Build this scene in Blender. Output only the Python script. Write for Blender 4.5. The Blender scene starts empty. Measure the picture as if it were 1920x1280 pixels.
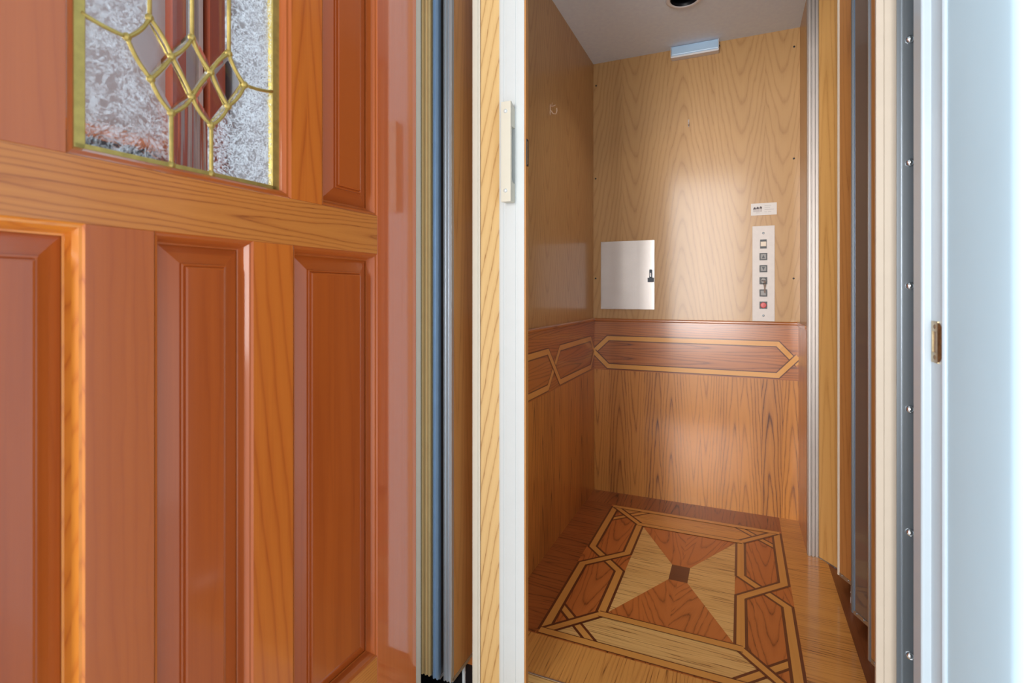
import bpy, bmesh, math, random
from mathutils import Vector, Matrix
random.seed(7)
S = bpy.context.scene
COL = S.collection
R = math.radians

# ------------------------------------------------------------------ camera
cam_d = bpy.data.cameras.new('camera')
cam = bpy.data.objects.new('camera', cam_d)
COL.objects.link(cam)
cam.location = (0, 0, .98)
cam.rotation_euler = (R(90), 0, R(23.636))
cam_d.sensor_width = 36
cam_d.lens = 18.34
cam_d.shift_y = -.0469
cam_d.clip_start = .02
cam_d.dof.use_dof = True
cam_d.dof.focus_distance = 1.55
cam_d.dof.aperture_fstop = 5.0
S.camera = cam

# ------------------------------------------------------------------ world, daylight, exposure
W = bpy.data.worlds.new('World')
S.world = W
W.use_nodes = True
wn = W.node_tree.nodes
wl = W.node_tree.links
bg = wn['Background']
tc = wn.new('ShaderNodeTexCoord')
sep = wn.new('ShaderNodeSeparateXYZ')
wl.new(tc.outputs['Generated'], sep.inputs[0])
cr = wn.new('ShaderNodeValToRGB')
cr.color_ramp.elements[0].position = .47
cr.color_ramp.elements[0].color = (2.35, 2.36, 2.42, 1)
cr.color_ramp.elements[1].position = .56
cr.color_ramp.elements[1].color = (.86, .94, 1.0, 1)
m_ = wn.new('ShaderNodeMath'); m_.operation = 'MULTIPLY_ADD'
m_.inputs[1].default_value = .5; m_.inputs[2].default_value = .5
wl.new(sep.outputs['Z'], m_.inputs[0])
wl.new(m_.outputs[0], cr.inputs[0])
wl.new(cr.outputs[0], bg.inputs[0])
bg.inputs[1].default_value = .78


def area(name, loc, target, sx, sy, power, color):
    l = bpy.data.lights.new(name, 'AREA')
    l.shape = 'RECTANGLE'; l.size = sx; l.size_y = sy
    l.energy = power; l.color = color
    o = bpy.data.objects.new(name, l)
    COL.objects.link(o)
    o.location = loc
    o.rotation_euler = (Vector(target) - Vector(loc)).to_track_quat('-Z', 'Y').to_euler()
    return o


area('daylight_window', (-1.05, -7.0, 1.75), (-.4, 2.0, 1.1), 2.2, 3.4, 600, (1.0, .985, .96))
area('added_side_fill', (-2.3, -1.5, 1.4), (.28, .9, 1.2), 1.0, 2.0, 140, (.74, .88, 1.0))  # added fill lamp, out of view, to brighten and blue the right reveal
S.view_settings.view_transform = 'Standard'
S.view_settings.look = 'None'
S.view_settings.gamma = 1
S.view_settings.exposure = -.15
S.view_settings.use_curve_mapping = False


# ------------------------------------------------------------------ materials
def srgb(r, g, b):
    f = lambda v: (v / 255) / 12.92 if v / 255 <= .04045 else ((v / 255 + .055) / 1.055) ** 2.4
    return (f(r), f(g), f(b), 1)


class NT:
    def __init__(s, name):
        s.m = bpy.data.materials.new(name)
        s.m.use_nodes = True
        s.t = s.m.node_tree
        s.p = s.t.nodes['Principled BSDF']

    def n(s, kind, **kw):
        o = s.t.nodes.new('ShaderNode' + kind)
        for k, v in kw.items():
            setattr(o, k, v)
        return o

    def l(s, a, b):
        s.t.links.new(a, b)

    def math(s, op, a, b=None, c=None):
        o = s.n('Math', operation=op)
        for i, v in enumerate((a, b, c)):
            if v is None: continue
            if isinstance(v, (int, float)): o.inputs[i].default_value = v
            else: s.l(v, o.inputs[i])
        return o.outputs[0]

    def mix(s, fac, a, b, mode='MIX'):
        o = s.n('Mix', data_type='RGBA', blend_type=mode)
        for i, v in ((0, fac), (6, a), (7, b)):
            if isinstance(v, (int, float, tuple)): o.inputs[i].default_value = v
            else: s.l(v, o.inputs[i])
        return o.outputs[2]

    def ramp(s, fac, stops):
        o = s.n('ValToRGB')
        e = o.color_ramp.elements
        while len(e) < len(stops): e.new(.5)
        for el, (p, c) in zip(e, stops):
            el.position = p
            el.color = c if isinstance(c, tuple) else (c, c, c, 1)
        s.l(fac, o.inputs[0])
        return o.outputs[0]

    def noise(s, vec, scale, detail=2, rough=.5, dims='3D'):
        o = s.n('TexNoise', noise_dimensions=dims)
        o.inputs['Scale'].default_value = scale
        o.inputs['Detail'].default_value = detail
        o.inputs['Roughness'].default_value = rough
        s.l(vec, o.inputs['Vector'])
        return o.outputs[0]


def wood(name, light, dark, line=None, board=.14, freq=60, slope=.10, round_=.00012, wob=.02, contrast=.7,
         pores=.35, streak=.35, rough=.35, coat=.4, coat_rough=.12, seam=.0, bump=.04, var=.15, ctr=None, flip=.35, spec=.3, pu=900, pv=38, pth=(.30, .46), coat_ior=1.5):
    """wood seen along its grain: uv are metres, u across and v along the grain"""
    M = NT(name)
    uv = M.n('UVMap'); uv.uv_map = 'grain'
    sp = M.n('SeparateXYZ')
    M.l(uv.outputs[0], sp.inputs[0])
    u, v = sp.outputs[0], sp.outputs[1]
    ub = M.math('DIVIDE', u, board)
    idx = M.math('FLOOR', ub)
    wnz = M.n('TexWhiteNoise', noise_dimensions='1D')
    M.l(idx, wnz.inputs['W'])
    rnd = wnz.outputs[0]
    wn2 = M.n('TexWhiteNoise', noise_dimensions='1D')
    M.l(M.math('ADD', idx, 37.3), wn2.inputs['W'])
    rnd2 = wn2.outputs[0]
    loc = M.math('MULTIPLY', M.math('SUBTRACT', M.math('FRACT', ub), M.math('MULTIPLY_ADD', rnd, .5, .25)), board)
    if ctr is not None: loc = M.math('SUBTRACT', u, ctr)

    def vec(a, b, sa, sb, extra=None):
        c = M.n('CombineXYZ')
        M.l(M.math('MULTIPLY', a, sa), c.inputs[0])
        M.l(M.math('MULTIPLY', b, sb), c.inputs[1])
        if extra is not None: M.l(M.math('MULTIPLY', extra, 9.7), c.inputs[2])
        return c.outputs[0]
    w1 = M.math('SUBTRACT', M.noise(vec(u, v, 14, 2.2, rnd), 1, 3, .55), .5)
    w2 = M.math('SUBTRACT', M.noise(vec(u, v, 60, 14, rnd), 1, 2, .6), .5)
    du = M.math('MULTIPLY_ADD', w1, wob, loc)
    du = M.math('MULTIPLY_ADD', w2, wob * .09, du)
    rad = M.math('SQRT', M.math('MULTIPLY_ADD', du, du, round_))
    sgn = M.math('MULTIPLY', M.math('SUBTRACT', M.math('GREATER_THAN', rnd2, flip), .5), 2 * slope)
    ph = M.math('MULTIPLY_ADD', v, sgn, rad)
    ph = M.math('MULTIPLY_ADD', rnd2, 3.1, M.math('MULTIPLY', ph, freq))
    fr = M.math('FRACT', ph)
    grain = M.ramp(fr, [(0, 1.0), (.10, .35), (.45, 0.0), (.80, .22), (1, 1.0)])
    lowf = M.noise(vec(u, v, 18, .9, rnd), 1, 3, .6)
    pn = M.noise(vec(u, v, pu, pv, rnd), 1, 2, .6)
    pore = M.ramp(pn, [(pth[0], 1.0), (pth[1], 0.0)])
    pore = M.math('MULTIPLY', pore, M.math('MULTIPLY_ADD', grain, .7, .3))
    fine = M.noise(vec(u, v, 420, 5, rnd), 1, 2, .5)
    f = M.math('MULTIPLY', grain, contrast)
    f = M.math('MULTIPLY_ADD', M.math('SUBTRACT', lowf, .5), streak * 2, f)
    f = M.math('MULTIPLY_ADD', M.math('SUBTRACT', fine, .5), .35, f)
    f = M.math('MULTIPLY_ADD', pore, pores, f)
    f = M.math('MULTIPLY_ADD', M.math('SUBTRACT', rnd2, .5), var * 2, f)
    cl = M.n('Clamp'); M.l(f, cl.inputs[0])
    col = M.ramp(cl.outputs[0], [(0, light), (.55, tuple((a + b) / 2 for a, b in zip(light, dark))), (1, line or dark)])
    if seam:
        fb = M.math('FRACT', ub)
        e = M.math('LESS_THAN', M.math('MINIMUM', fb, M.math('SUBTRACT', 1.0, fb)), seam / board)
        col = M.mix(M.math('MULTIPLY', e, .6), col, line or dark)
    M.l(col, M.p.inputs['Base Color'])
    M.p.inputs['Roughness'].default_value = rough
    M.p.inputs['Specular IOR Level'].default_value = spec
    M.p.inputs['Coat Weight'].default_value = coat
    M.p.inputs['Coat Roughness'].default_value = coat_rough
    M.p.inputs['Coat IOR'].default_value = coat_ior
    if bump:
        b = M.n('Bump'); b.inputs['Strength'].default_value = bump; b.inputs['Distance'].default_value = .002
        M.l(M.math('SUBTRACT', 1.0, cl.outputs[0]), b.inputs['Height'])
        M.l(b.outputs[0], M.p.inputs['Normal'])
    return M.m


def plain(name, c, rough=.5, metal=0, noise=.04, scale=30, coat=0, stretch=None, bump=0):
    M = NT(name)
    tcn = M.n('TexCoord')
    vec = tcn.outputs['Object']
    if stretch:
        mp = M.n('Mapping'); mp.inputs['Scale'].default_value = stretch
        M.l(vec, mp.inputs[0]); vec = mp.outputs[0]
    nz = M.noise(vec, scale, 3)
    d = tuple(x * (1 - noise) for x in c[:3]) + (1,)
    h = tuple(min(1, x * (1 + noise)) for x in c[:3]) + (1,)
    M.l(M.ramp(nz, [(.3, d), (.7, h)]), M.p.inputs['Base Color'])
    M.p.inputs['Roughness'].default_value = rough
    M.p.inputs['Metallic'].default_value = metal
    M.p.inputs['Coat Weight'].default_value = coat
    if bump:
        b = M.n('Bump'); b.inputs['Strength'].default_value = bump; b.inputs['Distance'].default_value = .003
        M.l(nz, b.inputs['Height']); M.l(b.outputs[0], M.p.inputs['Normal'])
    return M.m


OAK_UP = wood('pale_oak_veneer', srgb(192, 150, 98), srgb(152, 106, 60), srgb(126, 82, 42), board=.21, freq=50, slope=.15, flip=.75,
              round_=.0007, wob=.05, contrast=.5, pores=.25, streak=.25, rough=.42, coat=.35, coat_rough=.14, var=.06, bump=.015)
OAK_WAIN = wood('red_oak_wainscot', srgb(204, 136, 62), srgb(132, 70, 25), srgb(74, 32, 11), board=.085, freq=85, slope=.045,
                round_=.0002, wob=.035, contrast=.72, pores=.35, streak=.5, rough=.36, coat=.6, coat_rough=.17, var=.22, bump=.015)
OAK_FRIEZE = wood('red_oak_frieze', srgb(184, 108, 44), srgb(124, 60, 20), srgb(70, 28, 9), board=.12, freq=95, slope=.03,
                  round_=.0002, wob=.03, contrast=.75, pores=.3, streak=.45, rough=.36, coat=.8, coat_rough=.17, var=.1, bump=.015)
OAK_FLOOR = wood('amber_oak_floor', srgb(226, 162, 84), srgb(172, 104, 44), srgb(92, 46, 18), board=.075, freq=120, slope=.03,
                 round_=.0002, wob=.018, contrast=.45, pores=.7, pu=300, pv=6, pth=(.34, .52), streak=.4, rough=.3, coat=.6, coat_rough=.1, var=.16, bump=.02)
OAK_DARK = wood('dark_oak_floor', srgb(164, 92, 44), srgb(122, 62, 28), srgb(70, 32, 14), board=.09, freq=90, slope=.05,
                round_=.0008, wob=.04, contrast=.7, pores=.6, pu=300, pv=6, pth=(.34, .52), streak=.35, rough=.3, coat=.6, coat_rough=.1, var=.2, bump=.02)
OAK_RED = wood('russet_oak_floor', srgb(204, 120, 58), srgb(156, 80, 34), srgb(80, 36, 14), board=.09, freq=72, slope=.09,
               round_=.0012, wob=.06, contrast=.8, pores=.3, streak=.3, rough=.3, coat=.6, coat_rough=.1, var=.12, bump=.02)
OAK_PALE = wood('straw_oak_floor', srgb(240, 198, 126), srgb(192, 134, 64), srgb(112, 66, 28), board=.06, freq=150, slope=.02,
                round_=.0002, wob=.01, contrast=.45, pores=1.0, pu=300, pv=6, pth=(.34, .52), streak=.35, rough=.3, coat=.6, coat_rough=.1, var=.14, bump=.02)
MAPLE = wood('honey_maple_inlay', srgb(224, 162, 82), srgb(208, 142, 66), srgb(182, 112, 46), board=.05, freq=40, slope=.05,
             contrast=.3, pores=.1, streak=.5, rough=.3, coat=.6, coat_rough=.1, var=.2, bump=0)
WALNUT = wood('walnut_inlay', srgb(104, 52, 28), srgb(78, 36, 20), srgb(52, 24, 14), board=.05, freq=90, slope=.03,
              contrast=.4, pores=.3, streak=.3, rough=.3, coat=.6, coat_rough=.1, bump=0)
FIR = wood('stained_fir', srgb(186, 95, 38), srgb(152, 65, 24), srgb(120, 44, 16), board=.16, freq=70, slope=.012,
           round_=.0006, wob=.05, contrast=.28, pores=.06, streak=.5, rough=.3, coat=.55, coat_rough=.1, var=.1, bump=.01)
FIR_RED = wood('stained_fir_panel', srgb(180, 86, 30), srgb(138, 53, 18), srgb(98, 34, 13), board=.055, freq=60, slope=.015,
               round_=.0006, wob=.05, contrast=.22, pores=.06, streak=.6, rough=.28, coat=.55, coat_rough=.1, var=.24, bump=.01)
FIR_GOLD = wood('golden_fir_rail', srgb(206, 128, 58), srgb(168, 86, 34), srgb(124, 54, 20), board=.2, freq=170, slope=.02,
                round_=.0004, wob=.03, contrast=.7, pores=.25, streak=.3, rough=.34, coat=.4, coat_rough=.14, var=.02, bump=.02)
FIR_STILE = wood('ribbed_fir_stile', srgb(202, 96, 46), srgb(172, 70, 30), srgb(142, 52, 22), board=.3, freq=260, slope=.002,
                 round_=.0001, wob=.006, contrast=.45, pores=.15, streak=.2, rough=.3, coat=1.0, coat_rough=.06, coat_ior=2.0, var=.02, bump=.05)
FIR_MULL = wood('flame_fir_mullion', srgb(208, 112, 40), srgb(172, 74, 24), srgb(144, 54, 18), board=.2, freq=42, slope=.10,
                round_=.0003, wob=.03, contrast=.6, pores=.06, streak=.4, rough=.3, coat=.55, coat_rough=.1, var=.03, bump=.01)
FIR_FLAME = wood('flame_fir_molding', srgb(232, 142, 50), srgb(196, 96, 30), srgb(170, 74, 22), board=.2, freq=34, slope=.45,
                round_=.0003, wob=.05, contrast=.6, pores=.06, streak=.5, rough=.28, coat=.5, coat_rough=.1, var=.03, bump=0)
FIR_DARK = wood('dark_casing', srgb(150, 70, 40), srgb(116, 48, 26), srgb(86, 34, 18), board=.1, freq=60, slope=.02, contrast=.3,
                rough=.35, coat=.4, bump=0)
GATE_OAK = wood('gate_oak_laminate', srgb(222, 182, 122), srgb(196, 148, 88), srgb(158, 108, 58), board=.9, freq=58, slope=.17, ctr=.064, flip=-1,
                round_=.0001, wob=.022, contrast=.8, pores=.3, streak=.2, rough=.4, coat=.25, coat_rough=.2, var=.03, bump=.01)
GATE_OAK3 = wood('gate_oak_honey', srgb(216, 166, 98), srgb(184, 130, 68), srgb(146, 94, 46), board=.12, freq=60, slope=.03,
                 round_=.0003, wob=.03, contrast=.55, pores=.3, streak=.2, rough=.4, coat=.3, coat_rough=.2, var=.03, bump=.01)
GATE_OAK2 = wood('gate_oak_brown', srgb(190, 132, 74), srgb(160, 104, 54), srgb(120, 72, 36), board=.12, freq=75, slope=.03,
                 round_=.0003, wob=.03, contrast=.6, pores=.3, streak=.3, rough=.36, coat=.4, coat_rough=.15, var=.05, bump=.01)
SILL_WOOD = wood('brown_sill', srgb(140, 82, 46), srgb(112, 62, 34), srgb(84, 44, 24), board=.15, freq=60, slope=.02, contrast=.4,
                 rough=.35, coat=.4, bump=0)
WHITE = plain('white_enamel', srgb(200, 205, 205), .32, noise=.01, coat=.2)
CREAM = plain('cream_enamel', srgb(208, 201, 185), .38, noise=.015)
CREAM2 = plain('cream_plastic', srgb(206, 201, 184), .34, noise=.01, coat=.2)
BEIGE = plain('beige_enamel', srgb(212, 198, 180), .4, noise=.015)
JAMB = plain('white_gloss_paint', srgb(184, 196, 204), .3, noise=.01, coat=.25)
PAINT = plain('white_paint_sky_tinted', srgb(198, 225, 238), .55, noise=.012, scale=8, bump=.02)  # white wall paint with the blue of the sky light put into its colour
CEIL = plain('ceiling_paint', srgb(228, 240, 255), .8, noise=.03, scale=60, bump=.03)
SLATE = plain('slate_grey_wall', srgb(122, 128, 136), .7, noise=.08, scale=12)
STONE = plain('pale_stone', srgb(232, 230, 228), .7, noise=.05, scale=8)
GREYWALL = plain('grey_wall', srgb(172, 178, 184), .7, noise=.05, scale=6)
STEEL = plain('brushed_steel', srgb(176, 168, 162), .42, metal=.9, noise=.02, scale=12)
PANEL_FACE = plain('satin_panel_face', srgb(196, 187, 181), .5, metal=.25, noise=.03, scale=60)
STEEL_PLATE = plain('satin_steel', srgb(186, 180, 176), .24, metal=.9, noise=.03, scale=120, stretch=(.05, 1, 1))
GREYMETAL = plain('grey_anodised', srgb(146, 152, 158), .36, metal=.85, noise=.04, scale=50, stretch=(1, 1, .02))
ALU = plain('aluminium', srgb(192, 200, 208), .3, metal=.9, noise=.04, scale=50, stretch=(1, 1, .02))
TAN = plain('tan_anodised', srgb(255, 218, 156), .45, metal=0, noise=.03)
BLUEMETAL = plain('blue_grey_anodised', srgb(150, 178, 208), .35, metal=.6, noise=.03)
CHROME = plain('bright_chrome', srgb(226, 228, 230), .12, metal=1, noise=.01)
BRASS = plain('polished_came_brass', srgb(190, 164, 92), .4, metal=.75, noise=.12, scale=90)
SHAFT = plain('shaft_board', srgb(120, 104, 92), .8, noise=.08)
OLDBRASS = plain('worn_brass', srgb(188, 170, 134), .38, metal=.7, noise=.2, scale=160)
BROWNBRASS = plain('tarnished_brass', srgb(128, 92, 58), .4, metal=.6, noise=.3, scale=160)
BLACK = plain('black_plastic', srgb(24, 24, 28), .4, noise=.05)
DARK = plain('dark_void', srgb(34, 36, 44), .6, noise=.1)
RED = plain('red_button', srgb(206, 58, 52), .35, noise=.03)
IVORY = plain('ivory_button', srgb(226, 208, 186), .4, noise=.02)
GREYBTN = plain('grey_button', srgb(132, 128, 124), .45, metal=.2, noise=.04)
CARD = plain('card_white', srgb(222, 216, 210), .5, noise=.02)
INK = plain('card_ink', srgb(88, 76, 76), .6, noise=.1)
BODY = plain('card_grey', srgb(176, 164, 162), .6, noise=.1)
KEYM = plain('dark_key_metal', srgb(84, 62, 48), .4, metal=.4, noise=.1)
FAINT = plain('faint_print', srgb(196, 190, 186), .6, noise=.02)
LENS = plain('fixture_lens', srgb(178, 208, 234), .25, noise=.02, coat=.3)
LENSB = plain('fixture_base', srgb(226, 226, 228), .3, noise=.02, coat=.3)
GREYPLASTIC = plain('roller_plastic', srgb(206, 210, 212), .4, noise=.02)
NAVY = plain('navy_lock', srgb(40, 52, 66), .4, noise=.05)


def glass(name, color=(1, 1, 1, 1), rough=0.0, feather=0, tint=None, ribbed=False):
    M = NT(name)
    p = M.p
    p.inputs['Base Color'].default_value = color
    p.inputs['Roughness'].default_value = rough
    p.inputs['IOR'].default_value = 1.3
    p.inputs['Transmission Weight'].default_value = 1.0
    tcn = M.n('TexCoord')
    if feather:
        wv = M.noise(tcn.outputs['Object'], 26, 3, .6)
        ad = M.n('VectorMath', operation='ADD')
        sc = M.n('VectorMath', operation='SCALE'); sc.inputs['Scale'].default_value = .09
        cxyz = M.n('TexNoise'); cxyz.inputs['Scale'].default_value = 22; cxyz.inputs['Detail'].default_value = 3
        M.l(tcn.outputs['Object'], cxyz.inputs['Vector'])
        M.l(cxyz.outputs['Color'], sc.inputs[0])
        M.l(tcn.outputs['Object'], ad.inputs[0]); M.l(sc.outputs[0], ad.inputs[1])
        n2 = M.noise(ad.outputs[0], 75, 4, .7)
        rid = M.math('ABSOLUTE', M.math('SUBTRACT', n2, .5))
        mask = M.ramp(rid, [(.0, .8 * feather), (.022, .35 * feather), (.06, .0)])
        df = M.n('BsdfDiffuse'); df.inputs[0].default_value = (.82, .87, .92, 1)
        tl = M.n('BsdfTranslucent'); tl.inputs[0].default_value = (.82, .87, .92, 1)
        ms = M.n('MixShader'); M.l(df.outputs[0], ms.inputs[1]); M.l(tl.outputs[0], ms.inputs[2])
        mx = M.n('MixShader')
        M.l(mask, mx.inputs[0]); M.l(p.outputs[0], mx.inputs[1]); M.l(ms.outputs[0], mx.inputs[2])
        M.l(mx.outputs[0], M.t.nodes['Material Output'].inputs[0])
        b = M.n('Bump'); b.inputs['Strength'].default_value = .25; b.inputs['Distance'].default_value = .002
        M.l(n2, b.inputs['Height']); M.l(b.outputs[0], p.inputs['Normal'])
    if ribbed:
        mp = M.n('Mapping'); mp.inputs['Scale'].default_value = (150, 1, 2)
        M.l(tcn.outputs['Object'], mp.inputs[0])
        nn = M.noise(mp.outputs[0], 1, 1)
        b = M.n('Bump'); b.inputs['Strength'].default_value = .35; b.inputs['Distance'].default_value = .002
        M.l(nn, b.inputs['Height']); M.l(b.outputs[0], p.inputs['Normal'])
    return M.m


CLEAR = glass('clear_glass')
RIBBED = glass('ribbed_glass', ribbed=True)
CHIP = glass('glue_chip_glass', feather=1)
CHIPS = glass('soft_glue_chip_glass', feather=.5)


def smoke():
    M = NT('smoked_acrylic')
    tr = M.n('BsdfTransparent'); tr.inputs[0].default_value = (.36, .27, .21, 1)
    df = M.n('BsdfDiffuse'); df.inputs[0].default_value = (.30, .215, .165, 1)
    m0 = M.n('MixShader'); m0.inputs[0].default_value = .6
    M.l(tr.outputs[0], m0.inputs[1]); M.l(df.outputs[0], m0.inputs[2])
    gl = M.n('BsdfGlossy'); gl.inputs['Roughness'].default_value = .03
    gl.inputs['Color'].default_value = (.95, .95, .95, 1)
    fr = M.n('Fresnel'); fr.inputs[0].default_value = 2.0
    mx = M.n('MixShader')
    M.l(fr.outputs[0], mx.inputs[0]); M.l(m0.outputs[0], mx.inputs[1]); M.l(gl.outputs[0], mx.inputs[2])
    M.l(mx.outputs[0], M.t.nodes['Material Output'].inputs[0])
    return M.m


SMOKE = smoke()


# ------------------------------------------------------------------ mesh builder
class MB:
    def __init__(s):
        s.v = []; s.f = []; s.mi = []; s.g = []

    def add(s, verts, faces, mat=0, grain=(0, 0, 1)):
        b = len(s.v)
        s.v += [Vector(p) for p in verts]
        for f in faces:
            s.f.append([b + i for i in f]); s.mi.append(mat); s.g.append(Vector(grain))
        return s

    def poly(s, pts, mat=0, grain=(0, 0, 1)):
        return s.add(pts, [list(range(len(pts)))], mat, grain)

    def box(s, a, b, mat=0, grain=(0, 0, 1)):
        x0, y0, z0 = [min(p, q) for p, q in zip(a, b)]
        x1, y1, z1 = [max(p, q) for p, q in zip(a, b)]
        v = [(x0, y0, z0), (x1, y0, z0), (x1, y1, z0), (x0, y1, z0), (x0, y0, z1), (x1, y0, z1), (x1, y1, z1), (x0, y1, z1)]
        return s.add(v, [(0, 3, 2, 1), (4, 5, 6, 7), (0, 1, 5, 4), (1, 2, 6, 5), (2, 3, 7, 6), (3, 0, 4, 7)], mat, grain)

    def prism(s, pts, z0, z1, mat=0, grain=(0, 0, 1), axis='z'):
        """outline pts (counter-clockwise) pushed along an axis"""
        n = len(pts)
        if axis == 'z': P = lambda p, h: (p[0], p[1], h)
        elif axis == 'y': P = lambda p, h: (p[0], h, p[1])
        else: P = lambda p, h: (h, p[0], p[1])
        v = [P(p, z0) for p in pts] + [P(p, z1) for p in pts]
        f = [tuple(reversed(range(n))), tuple(range(n, 2 * n))]
        f += [(i, (i + 1) % n, n + (i + 1) % n, n + i) for i in range(n)]
        return s.add(v, f, mat, grain)

    def slab(s, p0, p1, th, z0, z1, mat=0, grain=(0, 0, 1)):
        """upright slab between plan points p0 and p1, th thick, to the right-hand side of p0->p1 centred"""
        d = (Vector(p1) - Vector(p0)).normalized(); n = Vector((-d.y, d.x)) * th / 2
        a, b = Vector(p0), Vector(p1)
        q = [a - n, b - n, b + n, a + n]
        return s.prism([(k.x, k.y) for k in q], z0, z1, mat, grain)

    def tube(s, pts, r, n=8, mat=0, cap=True):
        pts = [Vector(p) for p in pts]
        b = len(s.v); prev = None
        for i, p in enumerate(pts):
            t = (pts[min(i + 1, len(pts) - 1)] - pts[max(i - 1, 0)]).normalized()
            if prev is None:
                a = Vector((0, 0, 1)) if abs(t.z) < .9 else Vector((1, 0, 0))
                u = t.cross(a).normalized()
            else:
                u = (prev - t * prev.dot(t)).normalized()
            prev = u; w = t.cross(u)
            rr = r[i] if isinstance(r, (list, tuple)) else r
            for k in range(n):
                an = 2 * math.pi * k / n
                s.v.append(p + (u * math.cos(an) + w * math.sin(an)) * rr)
        F = []
        for i in range(len(pts) - 1):
            for k in range(n):
                F.append([b + i * n + k, b + i * n + (k + 1) % n, b + (i + 1) * n + (k + 1) % n, b + (i + 1) * n + k])
        if cap:
            F.append([b + k for k in reversed(range(n))])
            F.append([b + (len(pts) - 1) * n + k for k in range(n)])
        for f in F:
            s.f.append(f); s.mi.append(mat); s.g.append(Vector((0, 0, 1)))
        return s

    def lathe(s, c, axis, prof, n=24, mat=0):
        """profile [(r, h)] turned about an axis through c"""
        A = Vector(axis).normalized()
        a = Vector((0, 0, 1)) if abs(A.z) < .9 else Vector((1, 0, 0))
        u = A.cross(a).normalized(); w = A.cross(u)
        b = len(s.v); c = Vector(c)
        for r, h in prof:
            for k in range(n):
                an = 2 * math.pi * k / n
                s.v.append(c + A * h + (u * math.cos(an) + w * math.sin(an)) * max(r, 1e-5))
        for i in range(len(prof) - 1):
            for k in range(n):
                s.f.append([b + i * n + k, b + i * n + (k + 1) % n, b + (i + 1) * n + (k + 1) % n, b + (i + 1) * n + k])
                s.mi.append(mat); s.g.append(Vector((0, 0, 1)))
        return s

    def nest(s, x0, x1, z0, z1, prof, mat=0, fill=False, mats=None):
        """mitred rectangular ring in the x-z plane: prof = [(inset, y)], front is +y"""
        rings = []
        for ins, y in prof:
            rings.append([(x0 + ins, y, z0 + ins), (x1 - ins, y, z0 + ins), (x1 - ins, y, z1 - ins), (x0 + ins, y, z1 - ins)])
        gr = [(1, 0, 0), (0, 0, 1), (1, 0, 0), (0, 0, 1)]
        for i in range(len(rings) - 1):
            a, b = rings[i], rings[i + 1]
            for k in range(4):
                j = (k + 1) % 4
                s.poly([a[j], a[k], b[k], b[j]], mat if mats is None else mats[i], gr[k])
        if fill:
            s.poly(list(reversed(rings[-1])), mat if mats is None else mats[-1], (0, 0, 1))
        return s

    def build(s, name, mats, parent=None, local=False, bevel=0, smooth=False, seg=2, off=None):
        me = bpy.data.meshes.new(name)
        org = Vector((0, 0, 0))
        if parent is not None and not local:
            org = ORG[parent]
        me.from_pydata([tuple(p - org) for p in s.v], [], s.f)
        if not isinstance(mats, (list, tuple)): mats = [mats]
        for m in mats: me.materials.append(m)
        uvl = me.uv_layers.new(name='grain')
        ou, ov = off if off is not None else (random.uniform(0, 20), random.uniform(0, 20))
        for pl, mi, g in zip(me.polygons, s.mi, s.g):
            pl.material_index = min(mi, len(mats) - 1)
            pl.use_smooth = smooth
            nrm = pl.normal
            gg = g - nrm * g.dot(nrm)
            if gg.length < .2:
                gg = nrm.orthogonal()
            gg.normalize()
            ac = nrm.cross(gg)
            if ac.x + ac.y * 1.01 + ac.z * 1.02 < 0: ac = -ac
            for li in pl.loop_indices:
                p = me.vertices[me.loops[li].vertex_index].co
                uvl.data[li].uv = (p.dot(ac) + ou, p.dot(gg) + ov)
        o = bpy.data.objects.new(name, me)
        COL.objects.link(o)
        if parent is not None:
            o.parent = parent
        ORG[o] = ORG[parent] if parent is not None else Vector((0, 0, 0))
        if bevel:
            md = o.modifiers.new('edge', 'BEVEL')
            md.width = bevel; md.segments = seg; md.limit_method = 'ANGLE'; md.angle_limit = R(40)
        return o


ORG = {}


def tag(o, label=None, cat=None, group=None, kind=None):
    if label: o['label'] = label
    if cat: o['category'] = cat
    if group: o['group'] = group
    if kind: o['kind'] = kind
    return o


def empty(name, loc, rz=0):
    o = bpy.data.objects.new(name, None)
    COL.objects.link(o)
    o.location = loc; o.rotation_euler = (0, 0, rz)
    o.empty_display_size = .05
    ORG[o] = Vector(loc)
    return o


def copy_tree(o, parent=None):
    c = o.copy(); COL.objects.link(c)
    if parent is not None: c.parent = parent
    for ch in list(o.children): copy_tree(ch, c)
    return c


# ------------------------------------------------------------------ cab shell
CX0, CX1, CY0, CY1, CZ = -.676, .236, 1.2, 2.564, 2.13
WAINZ = .846


def strip(mb, fn, path, hw, dk, lay, lm, dm, ext=0.0, gmap=None):
    """one inlaid ribbon: a light band with dark edges along a path, laid at layer lay"""
    P = [Vector(p) for p in path]
    if ext:
        P[0] = P[0] - (P[1] - P[0]).normalized() * ext
        P[-1] = P[-1] + (P[-1] - P[-2]).normalized() * ext

    def side(off):
        out = []
        for i, p in enumerate(P):
            if i == 0: d = (P[1] - p).normalized(); n = Vector((-d.y, d.x)); out.append(p + n * off)
            elif i == len(P) - 1: d = (p - P[i - 1]).normalized(); n = Vector((-d.y, d.x)); out.append(p + n * off)
            else:
                d0 = (p - P[i - 1]).normalized(); d1 = (P[i + 1] - p).normalized()
                n0 = Vector((-d0.y, d0.x)); n1 = Vector((-d1.y, d1.x))
                m = (n0 + n1).normalized()
                out.append(p + m * (off / max(.3, m.dot(n0))))
        return out
    A, B = side(hw + dk), side(hw)
    C_, D_ = side(-hw), side(-hw - dk)
    for i in range(len(P) - 1):
        g3 = Vector(fn(P[i + 1], 0)) - Vector(fn(P[i], 0))
        for lo, hi, m in ((B, A, dm), (C_, B, lm), (D_, C_, dm)):
            q = [lo[i], lo[i + 1], hi[i + 1], hi[i]]
            mb.poly([fn(k, lay) for k in q], m, g3)


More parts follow.
